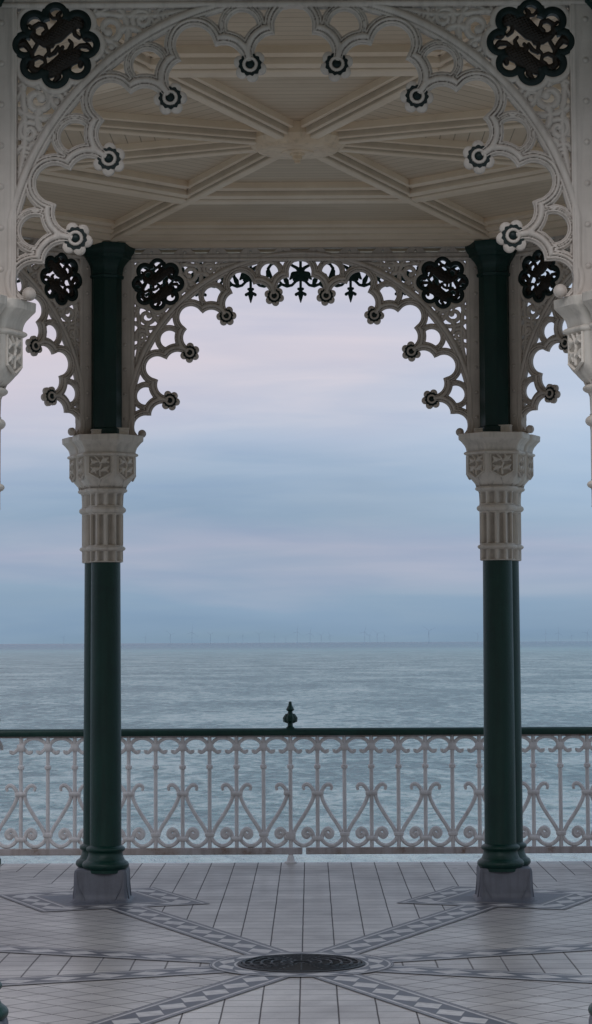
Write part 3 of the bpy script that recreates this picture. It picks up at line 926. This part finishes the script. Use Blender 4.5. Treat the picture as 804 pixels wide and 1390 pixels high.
tag(floor, 'pale square floor tiles of the bandstand terrace', kind='structure')

mb = MB()
zf = FLOOR + .004
HB = .15
for k in range(8):
    a = PI / 8 + k * PI / 4
    c_, s_ = math.cos(a), math.sin(a)
    def W_(u, v, z=zf): return (u * c_ - v * s_, u * s_ + v * c_, z)
    i0 = HB / math.tan(PI / 8)
    cs = 3.96; ho, hi = .64, .36
    # spoke
    P = [(.0, 0), (i0, -HB), (cs - ho, -HB), (cs - ho, HB), (i0, HB)]
    mb.add([W_(*p) for p in P], [(0, 1, 2, 3, 4)], 0, P)
    # square frame around the column, mitred
    o4 = [(-ho, -ho), (ho, -ho), (ho, ho), (-ho, ho)]; i4 = [(-hi, -hi), (hi, -hi), (hi, hi), (-hi, hi)]
    for e in range(4):
        e2 = (e + 1) % 4
        mb.add([W_(cs + p[0], p[1]) for p in (o4[e], o4[e2], i4[e2], i4[e])], [(0, 1, 2, 3)], 0,
               [(-ho, -.15), (ho, -.15), (hi, .15), (-hi, .15)])
    mb.add([W_(cs + p[0], p[1]) for p in i4], [(0, 1, 2, 3)], 1)
ring = []; ruv = []
for i in range(49):
    a = 2 * PI * i / 48
    for r in (.37, .55):
        ring.append((r * math.cos(a), r * math.sin(a), zf + .002)); ruv.append((i * .0675, (r - .46) / .09 * .15))
mb.add(ring, [(2 * i, 2 * i + 1, 2 * i + 3, 2 * i + 2) for i in range(48)], 0, ruv)
ms = link('mosaic_paving', mb.mesh('mosaic_paving', [M_MOSAIC, M_LEAD], 0))
tag(ms, 'grey and white mosaic bands laid in the floor as spokes and squares', kind='structure')

# drain cover in the middle of the floor
mb = MB()
dz = FLOOR + .008
mb.lathe([(.38, dz - .004), (.38, dz + .004), (.365, dz + .007), (.36, dz + .004), (.352, dz + .002), (.0, dz + .002)], n=48)
for rr in (.06, .12, .18, .24, .30, .345):
    mb.tube([(rr * math.cos(2 * PI * i / 40), rr * math.sin(2 * PI * i / 40), dz + .004) for i in range(41)], .009, 5, up=Vector((0, 0, 1)))
for k in range(16):
    a = 2 * PI * k / 16
    mb.tube([(.05 * math.cos(a), .05 * math.sin(a), dz + .004), (.36 * math.cos(a), .36 * math.sin(a), dz + .004)], .007, 5, up=Vector((0, 0, 1)))
dc = link('drain_cover', mb.mesh('drain_cover', M_IRON, 35))
tag(dc, 'round dark iron drain cover at the hub of the mosaic spokes', 'drain cover')

# ---------------------------------------------------------------- railing round the terrace
RY = FA - .06
SP = .2347                                # spacing of the bars
ZW = lambda zy: 1.147 - (zy - 172) * (1.147 - .058) / (683 - 172)     # height from the drawing of one bay
XW = lambda zx: zx * SP / 108.5
rail = empty('railing', (0, 0, FLOOR + .018))
tag(rail, 'white scrolled iron railing with dark green handrail along the sea edge', 'railing')
def arcpts(cx, cz, r, a0, a1, n=12): return [(cx + r * math.cos(R(a0 + (a1 - a0) * i / n)), 0, cz + r * math.sin(R(a0 + (a1 - a0) * i / n))) for i in range(n + 1)]
def spl(pts, sub=6):
    """Catmull-Rom through pts"""
    P = [pts[0]] + list(pts) + [pts[-1]]
    out = []
    for i in range(1, len(P) - 2):
        p0, p1, p2, p3 = [np.array(p, float) for p in P[i - 1:i + 3]]
        for s in range(sub):
            t = s / sub
            out.append(tuple(.5 * (2 * p1 + (p2 - p0) * t + (2 * p0 - 5 * p1 + 4 * p2 - p3) * t * t + (3 * p1 - p0 - 3 * p2 + p3) * t ** 3)))
    out.append(tuple(map(float, P[-2])))
    return out
D = lambda pts: [(XW(x), 0, ZW(y)) for x, y in pts]

def baluster_mesh(arc=True):
    mb = MB()
    mb.tube([(0, 0, .07), (0, 0, 1.09)], .0175, 8)
    for y, w, h in ((248, .034, .032), (328, .026, .010)):
        mb.box((0, 0, ZW(y)), (w * 2, .05, h * 2), bev=.006)
    mb.lathe([(.018, -.022), (.030, -.012), (.030, .012), (.018, .022)], (0, 0, ZW(328)), 10)
    for sg in (-1, 1):     # small curls under the knot
        mb.tube(spl(D([(sg * 6, 245), (sg * 18, 258), (sg * 30, 268), (sg * 40, 266), (sg * 40, 258)])), [.018, .018, .018] + [.016] * 22, 6, flat=.8)
    if arc:
        a = [(-54.25 + 50 * math.cos(R(t)), 252 - 43 * math.sin(R(t))) for t in np.arange(-8, 189, 14)]
        mb.tube(D([(x + 108.5, y) for x, y in a]), .017, 7, flat=.9)
    return mb.mesh('baluster', M_RAIL, 40)

def scroll_mesh(sides=(-1, 1)):
    """lyre scroll about one bar: two horns, S-bars falling to the neighbours, and curled feet"""
    mb = MB()
    for sg in sides:
        p = spl(D([(sg * x, y) for x, y in ((54, 424), (57, 410), (48, 401), (36, 402), (24, 414), (16, 432), (17, 452), (30, 484), (56, 528), (82, 568), (97, 598), (101, 612), (92, 630), (72, 645), (52, 648), (32, 640), (16, 624))]))
        mb.tube(p, [.012 + .006 * min(1, i / 12) for i in range(len(p))], 7, flat=.95)
        q = spl(D([(sg * x, y) for x, y in ((14, 626), (19, 606), (28, 588), (42, 581), (54, 590), (55, 603), (46, 611), (38, 604), (42, 597))]))
        mb.tube(q, [.018 + .012 * i / len(q) for i in range(len(q))], 7, flat=.8)
    if len(sides) == 2:
        mb.box((0, 0, ZW(436)), (.105, .05, .038), bev=.008)
        mb.box((0, 0, ZW(620)), (.100, .05, .040), bev=.008)
    else:
        mb.box((sides[0] * .03, 0, ZW(436)), (.06, .05, .038), bev=.008)
        mb.box((sides[0] * .03, 0, ZW(616)), (.06, .05, .040), bev=.008)
    return mb.mesh('scroll', M_RAIL, 40)

def collar_mesh():
    mb = MB()
    mb.box((0, 0, ZW(602)), (.085, .05, .036), bev=.008)
    return mb.mesh('collar', M_RAIL, 30)

def mid_post_mesh():
    mb = MB()
    b = baluster_mesh()
    mb.add([tuple(v.co) for v in b.vertices], [tuple(p.vertices) for p in b.polygons])
    mb.tube([(0, 0, -.018), (0, 0, .09)], .020, 10)
    mb.lathe([(.055, -.018), (.055, -.008), (.035, .0), (.028, .03), (.02, .05)], (0, 0, 0), 14)
    mb.tube([(0, .0, .05), (.0, .12, -.01)], .018, 6)
    mb.box((0, 0, ZW(608)), (.085, .056, .070), bev=.008)
    return mb.mesh('post', M_RAIL, 35)

def finial_mesh():
    mb = MB()
    z0 = 1.140
    mb.lathe([(.034, z0), (.034, z0 + .012), (.022, z0 + .022), (.020, z0 + .045), (.030, z0 + .055), (.052, z0 + .062), (.054, z0 + .075), (.050, z0 + .088), (.038, z0 + .108), (.020, z0 + .122), (.018, z0 + .134), (.030, z0 + .142), (.034, z0 + .150), (.028, z0 + .160), (.016, z0 + .180), (.013, z0 + .195), (.012, z0 + .206), (.002, z0 + .212)], n=24)
    for k in range(10):
        a = 2 * PI * k / 10
        mb.tube([(.020 * math.cos(a), .020 * math.sin(a), z0 + .05), (.050 * math.cos(a), .050 * math.sin(a), z0 + .062), (.052 * math.cos(a), .052 * math.sin(a), z0 + .082), (.030 * math.cos(a), .030 * math.sin(a), z0 + .112)], .009, 6)
    mb.v = [(x * 1.08, y * 1.08, z0 + (z - z0) * 1.14) for x, y, z in mb.v]
    return mb.mesh('finial', M_GREEN, 40)

def corner_post_mesh():
    mb = MB()
    mb.lathe([(.075, -.018), (.075, .03), (.06, .04), (.058, .10), (.045, .115), (.032, .13), (.030, 1.0), (.045, 1.02), (.045, 1.15), (.03, 1.16)], n=16)
    return mb.mesh('post', M_GREEN, 35)

bal, sc2, scl, col_m, mpm, fin = baluster_mesh(), scroll_mesh(), scroll_mesh((-1,)), collar_mesh(), mid_post_mesh(), finial_mesh()
side = 2 * RY * T22
mb = MB()
hr = [(-.040, 1.085), (.040, 1.085), (.047, 1.098), (.047, 1.122), (.036, 1.140), (.018, 1.148), (-.018, 1.148), (-.036, 1.140), (-.047, 1.122), (-.047, 1.098)]
vs = [(x, y, z) for x in (-side / 2 - .01, side / 2 + .01) for y, z in hr]
mb.add(vs, [(i, (i + 1) % 10, 10 + (i + 1) % 10, 10 + i) for i in range(10)] + [tuple(range(9, -1, -1)), tuple(range(10, 20))])
hand = mb.mesh('handrail', M_GREEN, 35)
mb = MB(); mb.box((-side / 4, 0, .0865), (side / 2 - .03, .045, .058), bev=.006); mb.box((side / 4, 0, .0865), (side / 2 - .03, .045, .058), bev=.006)
mb.box((0, 0, 1.078), (side - .04, .032, .016))
brail = mb.mesh('bottom_rail', M_RUSTY, 30)
cpm = corner_post_mesh()
for k in (1, 2, 3):        # the seaward side and its two neighbours
    a = k * PI / 4
    M = Matrix.Translation((RY * math.cos(a), RY * math.sin(a), 0)) @ Matrix.Rotation(a - PI / 2, 4, 'Z')
    sh = -.116 if k == 2 else 0
    def put(name, me, x, parent=rail):
        o = link(name, me, parent)
        o.matrix_local = M @ Matrix.Translation((x, 0, 0))
        return o
    put('handrail', hand, 0); put('bottom_rail', brail, 0)
    post = put('post', mpm, sh)
    f = link('finial', fin, post)
    nb = int((side / 2 - .06) / SP)
    for i in range(-nb, nb + 1):
        x = sh + i * SP
        if abs(x) > side / 2 - .05: continue
        if i != 0: put('baluster', bal, x)
        # left half: scrolls on the even bars, right half: on the odd ones
        if (i < 0 and i % 2 == 0) or (i > 0 and i % 2 == 1):
            if abs(x) < side / 2 - SP * .9: put('scroll', sc2, x)
        elif i == 0: put('scroll', scl, x)
        else: put('collar', col_m, x)
for k in (0, 1, 2, 3):
    a = PI / 8 + k * PI / 4
    r = RY / math.cos(PI / 8)
    o = link('post', cpm, rail, (r * math.cos(a), r * math.sin(a), 0))
    link('finial', fin, o)

# ---------------------------------------------------------------- sea and far wind farm
SEA = -7.0
mb = MB()
B = 70000
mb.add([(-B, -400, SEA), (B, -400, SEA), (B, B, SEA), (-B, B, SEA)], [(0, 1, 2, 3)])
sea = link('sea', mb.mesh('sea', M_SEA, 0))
tag(sea, 'calm grey green sea reaching to the horizon', kind='structure')

CAM = Vector((.0634, -14.307, -1.6312 + ZC))
yaw, pit, rol, FPX = .0057, .0685, .0049, 3231.8

def turbine_mesh(H, rot):
    mb = MB()
    mb.lathe([(H * .024, -2), (H * .022, H * .12), (H * .012, H * .13), (H * .010, H)], n=8)
    mb.box((0, -H * .01, H * 1.01), (H * .028, H * .07, H * .03))
    for k in range(3):
        a = rot + k * 2 * PI / 3
        pts = [(math.sin(a) * H * .02, -H * .05, H * 1.01 + math.cos(a) * H * .02), (math.sin(a) * H * .12, -H * .052, H * 1.01 + math.cos(a) * H * .12), (math.sin(a) * H * .62, -H * .055, H * 1.01 + math.cos(a) * H * .62)]
        mb.tube(pts, [H * .005, H * .009, H * .003], 6)
    return mb.mesh('wind_turbine', M_TURB, 40)
ring_ = [('between the left photo edge and the left column', [(86, 11)]),
         ('in the middle gap', [(197, 10), (231, 15), (260, 19), (285, 15), (309, 10), (329, 12), (351, 15), (372, 11), (387, 8), (402.5, 19), (420, 16), (435, 13), (447, 12), (494, 18), (501, 13), (511, 15), (521, 10), (581, 20), (647, 14)]),
         ('right of the right column', [(739, 14), (756, 15), (774, 10), (795, 15)])]
ORD = ['first', 'second', 'third', 'fourth', 'fifth', 'sixth', 'seventh', 'eighth', 'ninth', 'tenth', 'eleventh', 'twelfth', 'thirteenth', 'fourteenth', 'fifteenth', 'sixteenth', 'seventeenth', 'eighteenth', 'nineteenth']
DT = 13000.
for where, lst in ring_:
    for i, (px, hp) in enumerate(lst):
        x = CAM.x + DT * ((px - 402) / FPX - yaw)
        h = hp / FPX * DT * .74 + 9
        o = link('wind_turbine', turbine_mesh(h, random.uniform(0, 2)), None, (x, DT - 14, SEA))
        if px == 86: lab = 'faint wind turbine alone on the horizon left of the left green column'
        elif px == 581: lab = 'tallest faint wind turbine, standing alone on the horizon left of the right green column'
        elif px == 647: lab = 'faint wind turbine on the horizon against the left edge of the right green column'
        elif where.startswith('right'): lab = 'faint wind turbine on the horizon right of the right green column, %s from that column' % ORD[i]
        else: lab = 'faint grey wind turbine on the sea horizon, %s from the left between the two columns' % ORD[i]
        tag(o, lab, 'wind turbine', 'wind turbines on the horizon')

# ---------------------------------------------------------------- camera
cam_d = bpy.data.cameras.new('camera'); cam = bpy.data.objects.new('camera', cam_d); COL.objects.link(cam)
c, s = math.cos(yaw), math.sin(yaw)
right = Vector((c, s, 0)); fw = Vector((-s, c, 0)); up = Vector((0, 0, 1))
c, s = math.cos(pit), math.sin(pit)
fwd = fw * c + up * s; upp = -fw * s + up * c
c, s = math.cos(rol), math.sin(rol)
r2 = right * c - upp * s; u2 = right * s + upp * c
Mx = Matrix((r2, u2, -fwd)).transposed().to_4x4(); Mx.translation = CAM
cam.matrix_world = Mx
cam_d.sensor_fit = 'VERTICAL'; cam_d.sensor_height = 24; cam_d.sensor_width = 24
cam_d.lens = FPX / 1390 * 24
cam_d.shift_y = -45 / 1390
cam_d.clip_start = .1; cam_d.clip_end = 200000
S.camera = cam

# ---------------------------------------------------------------- sky and light
SUN_EL, SUN_AZ = R(43), R(190)        # azimuth clockwise from +Y: behind the camera, slightly left
w = bpy.data.worlds.new('World'); S.world = w; w.use_nodes = True
n = w.node_tree.nodes; l = w.node_tree.links
bg = n['Background']
def lin(r, g, b): return tuple(((x / 255 + .055) / 1.055) ** 2.4 if x > 10 else x / 255 / 12.92 for x in (r, g, b))
tc = n.new('ShaderNodeTexCoord')
sep = n.new('ShaderNodeSeparateXYZ'); l.new(tc.outputs['Generated'], sep.inputs[0])
# cloud banks: noise stretched along the horizon bends the gradient
mp = n.new('ShaderNodeMapping'); mp.inputs['Scale'].default_value = (5, 5, 34); l.new(tc.outputs['Generated'], mp.inputs[0])
ns = node(n, 'ShaderNodeTexNoise', Scale=1., Detail=5., Roughness=.5, Distortion=.3); l.new(mp.outputs[0], ns.inputs['Vector'])
zz_ = math_(n, l, 'MULTIPLY_ADD', math_(n, l, 'SUBTRACT', ns.outputs[0], .5), .045, sep.outputs[2])
el = math_(n, l, 'DIVIDE', zz_, .30)
sky_r = ramp(n, [(0, lin(130, 154, 175)), (.02, lin(134, 158, 181)), (.07, lin(140, 164, 188)), (.125, lin(166, 175, 196)), (.18, lin(146, 168, 191)), (.235, lin(157, 178, 202)), (.285, lin(177, 191, 212)), (.345, lin(196, 200, 216)), (.41, lin(208, 204, 216)), (.465, lin(205, 203, 217)), (.6, lin(180, 188, 204)), (.8, lin(162, 178, 199)), (1, lin(162, 178, 199))])
l.new(el, sky_r.inputs[0])
mp3 = n.new('ShaderNodeMapping'); mp3.inputs['Scale'].default_value = (9, 9, 75); mp3.inputs['Rotation'].default_value = (0, R(2), 0); l.new(tc.outputs['Generated'], mp3.inputs[0])
ns3 = node(n, 'ShaderNodeTexNoise', Scale=1., Detail=4., Roughness=.5, Distortion=.5); l.new(mp3.outputs[0], ns3.inputs['Vector'])
st_r = ramp(n, [(.3, (.90, .93, .97)), (.5, (1, 1, 1)), (.72, (1.12, 1.07, 1.03))]); l.new(ns3.outputs[0], st_r.inputs[0])
sky_c = mixc(n, l, 1., sky_r.outputs[0], st_r.outputs[0], 'MULTIPLY')
# clearer blue to the right, pink to the left
az = math_(n, l, 'DIVIDE', sep.outputs[0], math_(n, l, 'MAXIMUM', math_(n, l, 'ABSOLUTE', sep.outputs[1]), .05))
mrb = n.new('ShaderNodeMapRange'); mrb.inputs[1].default_value = .02; mrb.inputs[2].default_value = .15; mrb.inputs[3].default_value = 0; mrb.inputs[4].default_value = .75; l.new(az, mrb.inputs[0])
mrz = n.new('ShaderNodeMapRange'); mrz.inputs[1].default_value = .02; mrz.inputs[2].default_value = .09; l.new(zz_, mrz.inputs[0])
cb = mixc(n, l, math_(n, l, 'MULTIPLY', mrb.outputs[0], mrz.outputs[0]), sky_c, lin(180, 204, 228))
mrp = n.new('ShaderNodeMapRange'); mrp.inputs[1].default_value = -.04; mrp.inputs[2].default_value = -.14; mrp.inputs[3].default_value = 0; mrp.inputs[4].default_value = .5; l.new(az, mrp.inputs[0])
mrq = n.new('ShaderNodeMapRange'); mrq.inputs[1].default_value = .06; mrq.inputs[2].default_value = .11; l.new(zz_, mrq.inputs[0])
cb = mixc(n, l, math_(n, l, 'MULTIPLY', mrp.outputs[0], mrq.outputs[0]), cb, lin(216, 203, 212))
sky = n.new('ShaderNodeTexSky'); sky.sky_type = 'NISHITA'; sky.sun_disc = False
sky.sun_elevation = SUN_EL; sky.sun_rotation = SUN_AZ
bg2 = n.new('ShaderNodeBackground'); l.new(sky.outputs[0], bg2.inputs[0]); bg2.inputs[1].default_value = .06
mrk = n.new('ShaderNodeMapRange'); mrk.inputs[1].default_value = .2; mrk.inputs[2].default_value = -.6; mrk.inputs[3].default_value = 0; mrk.inputs[4].default_value = 1; l.new(sep.outputs[1], mrk.inputs[0])
mrt = n.new('ShaderNodeMapRange'); mrt.inputs[1].default_value = .16; mrt.inputs[2].default_value = .42; l.new(sep.outputs[2], mrt.inputs[0])
town = mixc(n, l, mrt.outputs[0], (.16, .145, .135), (.74, .84, 1.0))
cb = mixc(n, l, mrk.outputs[0], cb, town)
l.new(cb, bg.inputs[0]); bg.inputs[1].default_value = 1.0
mxs = n.new('ShaderNodeMixShader')
# overcast low down, thinner towards the zenith
mrc = n.new('ShaderNodeMapRange'); mrc.inputs[1].default_value = .16; mrc.inputs[2].default_value = .8; mrc.inputs[3].default_value = 0; mrc.inputs[4].default_value = .4
l.new(sep.outputs[2], mrc.inputs[0])
l.new(mrc.outputs[0], mxs.inputs[0]); l.new(bg.outputs[0], mxs.inputs[1]); l.new(bg2.outputs[0], mxs.inputs[2])
l.new(mxs.outputs[0], n['World Output'].inputs[0])

sd = bpy.data.lights.new('sun', 'SUN'); so = bpy.data.objects.new('sun', sd); COL.objects.link(so)
sd.energy = 1.25; sd.angle = R(45); sd.color = (.98, .97, 1)
d = Vector((math.sin(SUN_AZ) * math.cos(SUN_EL), math.cos(SUN_AZ) * math.cos(SUN_EL), math.sin(SUN_EL)))
so.rotation_euler = d.to_track_quat('Z', 'Y').to_euler()

S.view_settings.view_transform = 'Standard'
S.view_settings.look = 'None'
S.view_settings.exposure = 0
